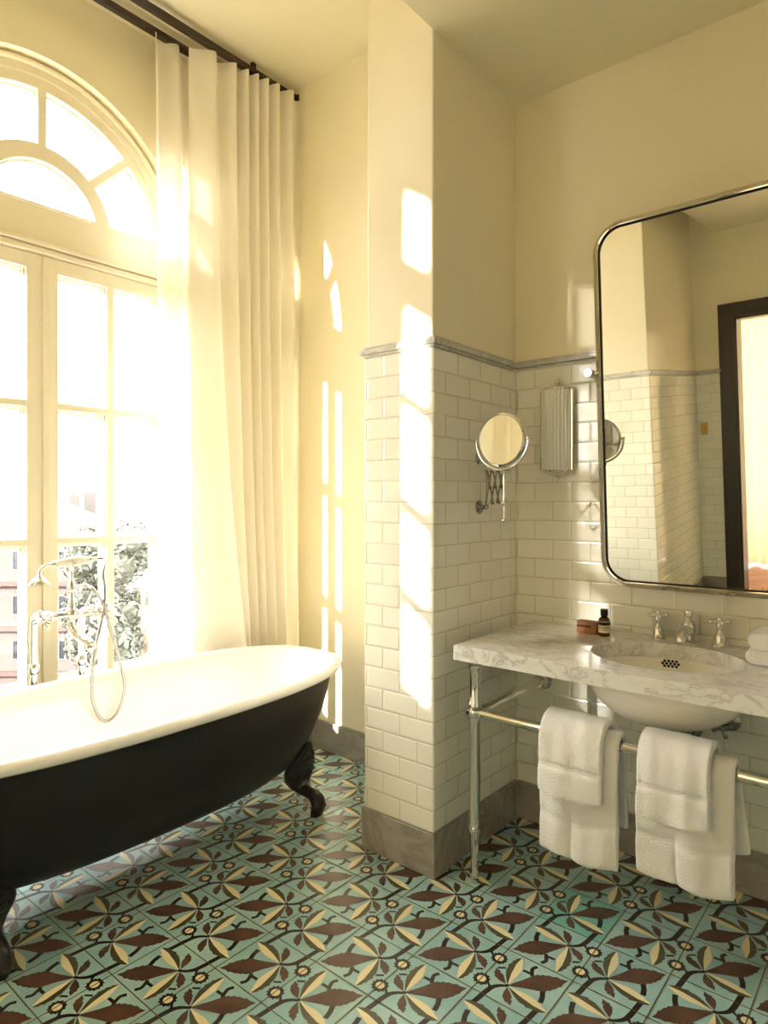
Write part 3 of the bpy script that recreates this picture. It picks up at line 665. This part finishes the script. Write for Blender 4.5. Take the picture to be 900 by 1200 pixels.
def plumbing():
    t = thing('sink_trap', 'chrome waste trap under the white basin', 'pipe', (BXC, BYC, .4))
    z = ZBOT-.1695
    mb = MB(); mb.lathe([(.03, 0), (.03, -.012), (.018, -.02), (.018, -.06)], (BXC, BYC, z+.003), (0, 0, 1), 20)
    mb.lathe([(.02, 0), (.034, -.01), (.034, -.09), (.03, -.1), (.01, -.105)], (BXC, BYC, z-.055), (0, 0, 1), 22); kid(mb, 'bottle_trap', M['darkmetal'], t, smooth=.7)
    mb = MB(); mb.tube([(BXC, BYC+.02, z-.09), (BXC, YW-TT, z-.09)], .016, 16); mb.lathe([(.036, 0), (.036, .005), (.02, .015)], (BXC, YW-TT, z-.09), (0, -1, 0), 20); kid(mb, 'waste_pipe', M['darkmetal'], t, smooth=.7)
    for x, zz, lb in ((-.535, .575, 'chrome shut-off valve on the wall to the right of the basin bowl'), (-.775, .565, 'chrome shut-off valve on the wall behind the first towels')):
        v = thing('shutoff_valve', lb, 'valve', (x, YW-TT, zz), 'valves under the washstand')
        mb = MB(); mb.lathe([(.036, 0), (.036, .006), (.026, .014), (.014, .02), (.013, .055), (.019, .06), (.019, .075), (.012, .08)], (x, YW-TT, zz), (0, -1, 0), 22)
        mb.tube([(x, YW-TT-.067, zz), (x, YW-TT-.067, ZBOT-.02)], .006, 10); kid(mb, 'valve_body', M['darkmetal'], v, smooth=.7)
        mb = MB(); mb.tube([(x, YW-TT-.075, zz), (x, YW-TT-.105, zz)], .007, 10); cross(mb, (x, YW-TT-.108, zz), (0, -1, 0), .027); kid(mb, 'cross_handle', M['darkmetal'], v, smooth=.8)
plumbing()

# ------------------------------------------------------------------ towels over the rail
def draped(x0, x1, zf, zb, r, th, seed, flare=.0, band=None, skew=0., tail=.0, crease=.0):
    """sheet over the rail: front drop to zf, back drop to zb, centre radius r"""
    pth = []
    nf = 26
    for i in range(nf): pth.append((-r, zf+(RZ-zf)*i/nf, 'f'))
    for i in range(11): a = PI-PI*i/10; pth.append((r*math.cos(a), RZ+r*math.sin(a), 'o'))
    nb = 14
    for i in range(1, nb+1): pth.append((r, RZ+(zb-RZ)*i/nb, 'b'))
    W = 28; mb = MB()
    for (y, z, s) in pth:
        for c in range(W+1):
            u = c/W; drop = max(0, RZ-z)
            xw_ = x0+(x1-x0)*u
            wv = noise.noise(Vector((xw_*9, z*3.0, 4.2)))*.026*min(1, drop*4+.15)+math.sin(xw_*26+1.3)*.010*min(1, drop*3)+noise.noise(Vector((xw_*26, z*7, 2.2)))*.006+crease*math.exp(-((u-.44)/.035)**2)*min(1, drop*3)
            bd = 0
            if band and s == 'f':
                dz = z-zf
                if band[0] < dz < band[1]: bd = .006
                elif dz < .012: bd = .002
            yo = (-1 if s == 'f' else (1 if s == 'b' else 0))*(drop*flare)+wv*(1 if s != 'b' else -.6)-(-bd if s == 'f' else 0)
            xx = x0+(x1-x0)*u+noise.noise(Vector((seed, z*4, u*.5)))*.006*min(1, drop*3)+(tail*drop if s == 'b' else skew*drop)
            zz = z+(noise.noise(Vector((u*4, seed, 1)))*.007-.012*math.sin(u*PI) if drop > .1 else 0)+noise.noise(Vector((u*3, seed, 7)))*.004
            mb.v.append(Vector((xx, RY+y+yo, zz)))
    for i in range(len(pth)-1):
        for c in range(W): k = i*(W+1)+c; mb.f.append((k, k+1, k+W+2, k+W+1)); mb.m.append(0)
    return mb
def towels():
    for k, (x0, x1, hx0, hx1, zf, hz, seed, side) in enumerate(((-.960, -.712, -.946, -.748, .235, .430, 1.3, 'left'), (-.655, -.402, -.648, -.456, .270, .445, 5.7, 'right'))):
        nm = 'nearer the left leg' if side == 'left' else 'below the shut-off valve'
        mb = draped(x0, x1, zf, zf+.1, .032, .02, seed, .03, (.105, .135), tail=.12 if k else .02, crease=.011)
        o = mb.build('bath_towel', M['towel'], smooth=9, recalc=False, solid=.022, sub=1)
        tag(o, 'large white bath towel folded over the chrome rail, %s' % nm, 'towel', 'bath towels on the washstand rail')
        mb = draped(hx0, hx1, hz, hz+.1, .064, .02, seed+2, .045, (.07, .095), skew=-.0)
        o = mb.build('hand_towel', M['towel'], smooth=9, recalc=False, solid=.024, sub=1)
        tag(o, 'small white hand towel lying over the bath towel %s' % nm, 'towel', 'hand towels on the washstand rail')
towels()
def folded():
    for k, (z0, h, l) in enumerate(((ZTOP+.001, .042, 'white folded towel at the bottom of the stack on the marble top'), (ZTOP+.045, .052, 'white folded towel on top of the stack on the marble top'))):
        mb = MB(); x0, x1, y0, y1 = -.442+.006*k, -.16, 2.235, 2.395
        n = 9; prof = []
        for i in range(n): a = -PI/2+PI*i/(n-1); prof.append((x0+h/2-h/2*math.cos(a), z0+h/2+h/2*math.sin(a)))
        for gap in (0,):
            top = prof+[(x1, z0+h), (x1, z0)]
            m = 14
            for j in range(m+1):
                y = y0+(y1-y0)*j/m; e = .008*(abs(2*j/m-1)**6)
                for (x, z) in top: mb.v.append(Vector((x+e, y+noise.noise(Vector((x*9, z*30, k)))*.003, z0+h/2+(z-z0-h/2)*(1-e*12)+noise.noise(Vector((x*11, y*11, k)))*.0025*(1 if z > z0+.005 else 0))))
            q = len(top)
            for j in range(m):
                for i in range(q): mb.f.append((j*q+i, j*q+(i+1) % q, (j+1)*q+(i+1) % q, (j+1)*q+i)); mb.m.append(0)
            mb.f += [tuple(range(q)), tuple(m*q+i for i in range(q))]; mb.m += [0, 0]
        tag(mb.build('folded_towel', M['towel'], smooth=1.0), l, 'towel', 'folded towels on the washstand')
folded()
def toiletries():
    c = P(689, 742, 2, ZTOP); x, y = c.x, c.y
    t = thing('soap_box', 'small brown card soap box on the marble top beside the amber bottle', 'box', (x, y, ZTOP))
    mb = MB(); mb.box((x-.037, y-.016, ZTOP), (x+.037, y+.02, ZTOP+.046)); kid(mb, 'carton', M['soap'], t, bevel=.0015)
    mb = MB(); mb.box((x-.0365, y-.0168, ZTOP+.024), (x+.018, y-.0158, ZTOP+.031)); kid(mb, 'printed_band', M['soapband'], t, label='thin dark printed band')
    c = P(708, 745, 2, ZTOP); x, y = c.x, c.y
    t = thing('amber_bottle', 'small amber bottle with black cap and cream label on the marble top', 'bottle', (x, y, ZTOP))
    mb = MB(); mb.lathe([(.019, 0), (.0205, .003), (.0205, .056), (.018, .064), (.011, .07), (.0095, .076)], (x, y, ZTOP), (0, 0, 1), 24); kid(mb, 'bottle_body', M['amber'], t, smooth=.7)
    mb = MB(); mb.lathe([(.0125, .073), (.0135, .075), (.0135, .096), (.012, .098)], (x, y, ZTOP), (0, 0, 1), 22); kid(mb, 'cap', M['cap'], t, smooth=.6)
    mb = MB(); mb.lathe([(.0206, .013), (.0209, .013), (.0209, .054), (.0206, .054)], (x, y, ZTOP), (0, 0, 1), 24); lb = kid(mb, 'bottle_label', M['label'], t, smooth=.6, label='cream paper label with dark print')
    mb = MB()
    for z0, z1 in ((.040, .052), (.033, .035), (.029, .0305), (.024, .0255)): mb.lathe([(.0209, z0), (.0212, z0), (.0212, z1), (.0209, z1)], (x, y, ZTOP), (0, 0, 1), 24)
    kid(mb, 'print_lines', M['print_'], lb, smooth=.6)
toiletries()

# ------------------------------------------------------------------ wall mirror, tilted forward on its pivots
def wall_mirror():
    W, H, R = .70, 1.33, .108
    tilt = math.radians(4.0)
    t = thing('wall_mirror', 'large rounded mirror in a polished metal frame tilted above the washstand', 'mirror', (-.615, 2.462, 1.005))
    t.rotation_euler = (tilt, 0, 0)
    to = lambda u, v, w_: (u, -w_, v)
    mb = MB(); pf = [(.002, 0), (0, .006), (.001, .010), (.017, .026), (.020, .028), (.0235, .027), (.025, .020), (.025, 0)]; rs = [rrect(-W/2+e, e, W/2-e, H-e, R-e, 14) for e, _ in pf]; q = len(rs[0])
    for (e, h), rr in zip(pf, rs): mb.v += [Vector((u, -h, v)) for u, v in rr]
    for i in range(len(pf)):
        j = (i+1) % len(pf)
        for k in range(q): mb.f.append((i*q+k, i*q+(k+1) % q, j*q+(k+1) % q, j*q+k)); mb.m.append(0)
    mb.build('mirror_frame', M['nickel'], t, smooth=.5)
    mb = MB(); mb.plate(rrect(-W/2+.022, .022, W/2-.022, H-.022, R-.022, 14), [rrect(-W/2+.0275, .0275, W/2-.0275, H-.0275, R-.0275, 14)], .008, lambda u, v, w_: (u, -.012-w_, v))
    mb.build('inner_bead', M['rubber'], t, label='dark inner edge of the frame')
    mb = MB(); mb.plate(rrect(-W/2+.010, .010, W/2-.010, H-.010, R-.010, 14), [], .016, lambda u, v, w_: (u, .002-w_, v)); mb.build('mirror_glass', M['mirror'], t, label='mirror glass')
    tb = bpy.data.objects
    for sx in (-1, 1):
        # wall post and the pivot arm to the frame
        x = -.615+sx*(W/2+.022); zp = 1.80
        c = Vector((x, YW-TT, zp))
        loc = t.location
        mb = MB(); mb.lathe([(.024, 0), (.024, .006), (.0155, .010), (.0155, .12), (.0145, .123)], c, (0, -1, 0), 20)
        mb.tube([c+Vector((0, -.085, 0)), c+Vector((-sx*.03, -.085, 0))], .008, 10)
        o = mb.build('pivot_post', M['nickel'], t, smooth=.7); o.data.transform(Matrix.Rotation(-tilt, 4, 'X') @ Matrix.Translation(-loc))
wall_mirror()

# ------------------------------------------------------------------ fluted wall light
def sconce():
    x = P(648, 505, 1, 2.44).x; yb = YW-TT; z0, z1 = 1.445, 1.765
    t = thing('wall_light', 'fluted glass wall light with nickel caps beside the big mirror', 'wall light', (x, yb, z0))
    mb = MB(); mb.box((x-.064, yb-.012, z0-.012), (x+.064, yb, z1+.012)); kid(mb, 'backplate', M['nickel'], t, bevel=.004)
    n = 13; R = .058; mb = MB()
    for k in range(n):
        a = PI*(k+.5)/n; mb.tube([(x+R*math.cos(a), yb-.014-.052*math.sin(a), z0), (x+R*math.cos(a), yb-.014-.052*math.sin(a), z1)], .0074, 10)
    kid(mb, 'glass_shade', M['flute'], t, smooth=.9, label='fluted frosted glass rods')
    def half(prof, s, zz):
        m = MB(); n_ = 24; L = []
        for r, h in prof:
            ring_ = [Vector((x+r*math.cos(PI*k/n_), yb-.008-r*.92*math.sin(PI*k/n_), zz+s*h)) for k in range(n_+1)]; m.v += ring_
        q = n_+1
        for i in range(len(prof)-1):
            for k in range(n_): m.f.append((i*q+k, i*q+k+1, (i+1)*q+k+1, (i+1)*q+k)); m.m.append(0)
            m.f.append((i*q+n_, i*q, (i+1)*q, (i+1)*q+n_)); m.m.append(0)
        m.f += [tuple(range(q)), tuple((len(prof)-1)*q+k for k in range(q))]; m.m += [0, 0]; return m
    pf = [(.067, -.004), (.069, 0), (.067, .006), (.056, .009), (.05, .014), (.036, .017), (.03, .022), (.014, .025), (.010, .030)]
    for s, zz in ((1, z1), (-1, z0)):
        m = half(pf, s, zz); m.ball((x, yb-.02, zz+s*.033), .009); m.ball((x, yb-.02, zz+s*.044), .005)
        kid(m, 'end_cap', M['nickel'], t, smooth=.6)
    for s in (-1, 1): kid(MB().box((x+s*.0645-.004, yb-.03, z0), (x+s*.0645+.004, yb-.008, z1)), 'side_bar', M['nickel'], t, bevel=.0015)
sconce()

# ------------------------------------------------------------------ shaving mirror on a scissor arm
def shaving_mirror():
    xw = XP+TT; y = 2.2
    t = thing('shaving_mirror', 'round shaving mirror on a chrome scissor arm fixed to the tiled pillar', 'mirror', (xw, y, 1.3))
    for z in (1.490, 1.300):
        mb = MB(); mb.lathe([(.027, 0), (.027, .004), (.021, .007), (.012, .009), (.008, .013), (.006, .03)], (xw, y, z), (1, 0, 0), 22); mb.ball((xw+.032, y, z), .0095); kid(mb, 'wall_rose', M['darkmetal'], t, smooth=.7)
    xa, za, zb = xw+.034, 1.437, 1.312
    A0 = Vector((xa, y, 0)); B0 = Vector((-1.122, 1.99, 0)); ad = B0-A0; sd_ = Vector((-ad.y, ad.x, 0)).normalized()*.004
    mb = MB(); mb.tube([(xa, y, 1.495), (xa, y, 1.29)], .0038, 8); mb.ball((xa, y, za), .008); mb.ball((xa, y, zb), .008); kid(mb, 'pivot_rod', M['darkmetal'], t, smooth=.8)
    for k in range(3):
        for q in (0, 1):
            o = sd_ if q else -sd_; z0, z1 = (za-.004*k, zb+.003*(k+1)) if q else (zb+.003*k, za-.004*(k+1))
            a = A0+ad*(k/3)+o+Vector((0, 0, z0)); b = A0+ad*((k+1)/3)+o+Vector((0, 0, z1))
            mb = MB(); mb.tube([a, b], .0034, 8); mb.ball(b, .006, seg=10); mb.ball((a+b)/2, .0055, seg=10); kid(mb, 'scissor_bar', M['darkmetal'], t, smooth=.8)
    xb, yb = B0.x, B0.y
    mb = MB(); mb.tube([(xb, yb, 1.435), (xb, yb, 1.258)], .0034, 8)
    for z, r in ((1.424, .009), (1.317, .009), (1.258, .009)): mb.ball((xb, yb, z), r)
    mb.tube([(xb, yb, 1.424), (xb+.018, yb, 1.424)], .004, 8); mb.ball((xb+.02, yb, 1.424), .0055); kid(mb, 'mirror_stem', M['chrome'], t, smooth=.8)
    c = Vector((xb-.002, yb-.012, 1.531)); nv = Vector((-.03, -1, .02)).normalized(); sx = Vector((0, 0, 1)).cross(nv).normalized(); up = nv.cross(sx); R = .091
    mb = MB(); mb.lathe([(R-.008, -.012), (R, -.009), (R+.002, 0), (R, .007), (R-.005, .010), (R-.007, .006)], c, nv, 48); kid(mb, 'mirror_rim', M['chrome'], t, smooth=.6)
    mb = MB(); mb.lathe([(R-.0075, .0035), (R-.0075, .0072)], c, nv, 48); kid(mb, 'mirror_glass', M['mirror'], t, smooth=.6, label='round mirror glass')
    pts = [c+(sx*math.cos(a)-up*math.sin(a))*(R+.010) for a in [PI*k/24 for k in range(25)]]
    mb = MB(); mb.tube(pts, .0048, 10)
    for p in (pts[0], pts[-1]): mb.tube([p, c+(p-c)*.9], .004, 8); mb.ball(p, .007)
    mb.tube([pts[12], (xb, yb, 1.424)], .005, 8); kid(mb, 'yoke', M['chrome'], t, smooth=.8)
shaving_mirror()

# ------------------------------------------------------------------ doorway behind the camera (seen in the mirror) and the bedroom beyond
def door():
    r = bpy.data.objects.new('door_1', None); C.objects.link(r); r['kind'] = 'structure'; r.location = (DX0, YB, 0)
    mb = MB()
    for (e, d) in ((.11, .018), (.10, .026), (.04, .034), (.022, .022)):
        mb.plate([(DX0-e, 0), (DX0-.0, 0), (DX0, DZ), (DX1, DZ), (DX1, 0), (DX1+e, 0), (DX1+e, DZ+e), (DX0-e, DZ+e)], [], d, lambda u, v, w_: (u, YB+w_, v))
    mb.box((DX0-.0, YB-.15, 0), (DX0+.025, YB+.02, DZ)); mb.box((DX1-.025, YB-.15, 0), (DX1, YB+.02, DZ)); mb.box((DX0, YB-.15, DZ-.025), (DX1, YB+.02, DZ))
    kid(mb, 'door_frame', M['doorwood'], r)
door()
YBR = -2.9
MB().box((-1.7, YBR, -.1), (1.6, YB-.15, -.001)).build('floor_bedroom', M['oak'], kind='structure')
MB().box((-1.7, YBR, 2.9), (1.6, YB-.15, 3.0)).build('ceiling_bedroom', M['ceil'], kind='structure')
mb = MB(); mb.plate([(-1.7, -.1), (1.6, -.1), (1.6, 3), (-1.7, 3)], [[(-1.6, .02), (.2, .02), (.2, 2.6), (-1.6, 2.6)]], .1, lambda u, v, t: (u, YBR-t, v)); mb.build('wall_bedroom', M['plaster'], kind='structure')
MB().box((-1.85, YBR, -.1), (-1.7, YB-.15, 3)).build('wall_bedroom_left', M['plaster'], kind='structure')
MB().box((1.6, YBR, -.1), (1.7, YB-.15, 3)).build('wall_bedroom_right', M['plaster'], kind='structure')
tt = [-1.685+.066*i+.02*random.random() for i in range(50)]
tag(curtain(tt, [v+.02*math.sin(v*9) for v in tt], YBR+.52, .035, .05, 2.89, .015, M['sheer3'], axis='x').build('sheer_curtain', M['sheer3'], smooth=9, recalc=False), 'white sheer curtain seen through the dark doorway in the big mirror', 'curtain')
s_ = thing('wall_socket', 'small brass switch plate on the tiled wall seen in the big mirror', 'switch', (SX1+.06, YB+TT, 1.42))
kid(MB().box((SX1+.03, YB+TT, 1.37), (SX1+.085, YB+TT+.006, 1.47)), 'plate', M['brass'], s_, bevel=.002)
kid(MB().box((SX1+.05, YB+TT+.005, 1.405), (SX1+.066, YB+TT+.014, 1.435)), 'toggle', M['brass'], s_, bevel=.002)

# ------------------------------------------------------------------ the view outside
X = dict(wall=mat('pink render', (62, 53, 50), .9), roof=None, win=mat('dull window glass', (28, 31, 34), .2), slab=mat('terracotta ledge', (56, 38, 35), .9),
         leaf=vary(mat('leaves', (56, 59, 49), .8), (50, 53, 43), (64, 67, 56), 1.2), trunk=mat('bark', (120, 104, 88), .9),
         water=mat('sea water', (56, 56, 55), .8), ground=mat('pale ground', (54, 52, 47), .95), hill=mat('distant hill', (44, 44, 44), 1), far=mat('distant block', (80, 75, 72), .9))
def rooftile():
    m = mat('terracotta roof tiles', (196, 128, 112), .9); g = N(m); b = g.n['Principled BSDF']; tc = g.add('ShaderNodeTexCoord'); wv = g.add('ShaderNodeTexWave'); wv.bands_direction = 'DIAGONAL'; wv.inputs['Scale'].default_value = 1.1
    r = g.add('ShaderNodeValToRGB'); r.color_ramp.elements[0].color = lin((48, 30, 27)); r.color_ramp.elements[1].color = lin((58, 40, 36))
    g.link(tc.outputs['Object'], wv.inputs['Vector']); g.link(wv.outputs['Fac'], r.inputs[0]); g.link(r.outputs[0], b.inputs['Base Color']); return m
X['roof'] = rooftile()
ZG = -16.
MB().box((-420, -300, ZG-1), (-12, 420, ZG)).build('ground', X['ground'], kind='structure')
MB().box((-2600, -900, ZG-1.4), (-418, 1900, ZG-.4)).build('sea', X['water'], kind='structure')
def at(px, py, depth):   # point at a depth along the view axis
    f = Vector((-math.sin(YAW), math.cos(YAW), 0)); r = Vector((math.cos(YAW), math.sin(YAW), 0))
    return Vector((0, 0, EYE))+f*depth+r*((px-450)/FPX*depth)+Vector((0, 0, (HOR-py)/FPX*depth))
def hills():
    mb = MB(); n = 60; q = 5
    for i in range(n+1):
        px = -120+330*i/n; h = (8+6*math.sin(i*.35)+5*noise.noise(Vector((i*.2, 2, 0))))
        for j in range(q):
            d = 820+j*70; p = at(px, HOR, d); z = [ZG-2, ZG+8, 1+h*.7, 1+h, ZG][j] if j else ZG-1
            mb.v.append(Vector((p.x, p.y, z)))
    for i in range(n):
        for j in range(q-1): k = i*q+j; mb.f.append((k, k+1, k+q+1, k+q)); mb.m.append(0)
    mb.build('hills', X['hill'], kind='structure', smooth=9)
hills()
def house():
    a = at(22, 640, 46); t = thing('house', 'pink rendered house with a red tiled roof outside the window', 'house', (a.x, a.y, ZG))
    # local frame: front wall faces the room
    f = Vector((-math.sin(YAW), math.cos(YAW), 0)); r = Vector((math.cos(YAW), math.sin(YAW), 0)); L, R_, D = -9.5, 4.0, 9.
    def q(u, d, z): return Vector((a.x, a.y, 0))+r*u+f*d+Vector((0, 0, z))
    def bx(mb, u0, u1, d0, d1, z0, z1): mb.add([q(u, d, z) for z in (z0, z1) for u, d in ((u0, d0), (u1, d0), (u1, d1), (u0, d1))], [(0,3,2,1),(4,5,6,7),(0,1,5,4),(1,2,6,5),(2,3,7,6),(3,0,4,7)])
    ze = -1.2; mb = MB(); bx(mb, L, R_, 0, D, ZG, ze); kid(mb, 'wall', X['wall'], t)
    mb = MB(); o = .5; zr = 1.6
    mb.add([q(L-o, -o, ze-.1), q(R_+o, -o, ze-.1), q(R_+o, D+o, ze-.1), q(L-o, D+o, ze-.1), q(L+4, D/2, zr), q(R_-4, D/2, zr)], [(0,1,5,4),(1,2,5),(2,3,4,5),(3,0,4),(0,3,2,1)]); kid(mb, 'roof', X['roof'], t)
    for k in range(4):
        zt = -2.3-3.1*k
        mb = MB(); bx(mb, L-.3, R_+.3, -.55, 0, zt-2.35, zt-2.1); kid(mb, 'ledge', X['slab'], t)
        for u in (-7.6, -5.0, -2.4, -.35, 2.4):
            mb = MB(); bx(mb, u, u+.85, -.06, .05, zt-1.25, zt); w_ = kid(mb, 'window', X['win'], t)
            mb = MB()
            for (u0, u1, z0, z1) in ((u-.07, u+.92, zt, zt+.07), (u-.07, u+.92, zt-1.32, zt-1.25), (u-.07, u, zt-1.25, zt), (u+.85, u+.92, zt-1.25, zt), (u+.40, u+.45, zt-1.25, zt)): bx(mb, u0, u1, -.1, .02, z0, z1)
            kid(mb, 'window_frame', X['far'], w_)
house()
def tree(px, py, depth, w_, h, seed, label):
    random.seed(seed); c = at(px, py, depth); t = thing('tree', label, 'tree', (c.x, c.y, ZG), 'trees outside the window')
    mb = MB(); zt = c.z; zc = zt-h*.5
    for k in range(30):
        a = random.random()*2*PI; rr = math.sqrt(random.random())*w_*.36; z = zc+random.uniform(-.40, .36)*h; sh = math.sqrt(max(.1, 1-((z-zc)/(h*.5))**2))
        ctr = Vector((c.x+rr*sh*math.cos(a), c.y+rr*sh*math.sin(a), z)); r = w_*random.uniform(.13, .2)
        mb.ball(ctr, r*.62, seg=12)
        for q in range(230):   # leaf sprays over each bough
            n_ = Vector((random.gauss(0, 1), random.gauss(0, 1), random.gauss(0, 1))).normalized(); pp = ctr+n_*r*random.uniform(.55, 1.2)
            t1 = n_.cross(Vector((random.gauss(0, 1), random.gauss(0, 1), random.gauss(0, 1)))).normalized(); t2 = (n_.cross(t1)+n_*random.uniform(-.6, .6)).normalized(); L = random.uniform(.12, .24)
            mb.add([pp-t1*L, pp-t2*L*.45, pp+t1*L, pp+t2*L*.45], [(0, 1, 2, 3)])
    kid(mb, 'crown', X['leaf'], t, recalc=False)
    mb = MB(); mb.tube([(c.x, c.y, ZG), (c.x+.2, c.y, zc-.2*h), (c.x, c.y, zc+.1*h)], [.45, .32, .15], 10); kid(mb, 'trunk', X['trunk'], t, smooth=.9)
tree(112, 606, 40, 4.6, 9, 3, 'pale green tree outside the window beside the red tiled roof')
tree(168, 588, 36, 5.4, 11, 5, 'tall green tree outside the window nearest the sheer curtain')
tree(141, 655, 28, 3.2, 8, 9, 'lower green tree outside the window between the taller two')
for k, (px, py, w_, h, d) in enumerate(((84, 581, 13, 26, 800), (102, 578, 15, 29, 825), (121, 580, 12, 26, 800))):
    c = at(px, py, d); t = thing('far_building', ['pale distant block on the far shore, first of three from the left', 'pale distant block on the far shore, middle of three', 'pale distant block on the far shore, last of three from the left'][k], 'building', (c.x, c.y, ZG), 'blocks on the far shore')
    mb = MB(); mb.box((c.x-w_/2, c.y-w_/2, ZG-.4), (c.x+w_/2, c.y+w_/2, c.z)); mb.box((c.x-w_/4, c.y-w_/4, c.z), (c.x+w_/4, c.y+w_/4, c.z+3)); kid(mb, 'block', X['far'], t)
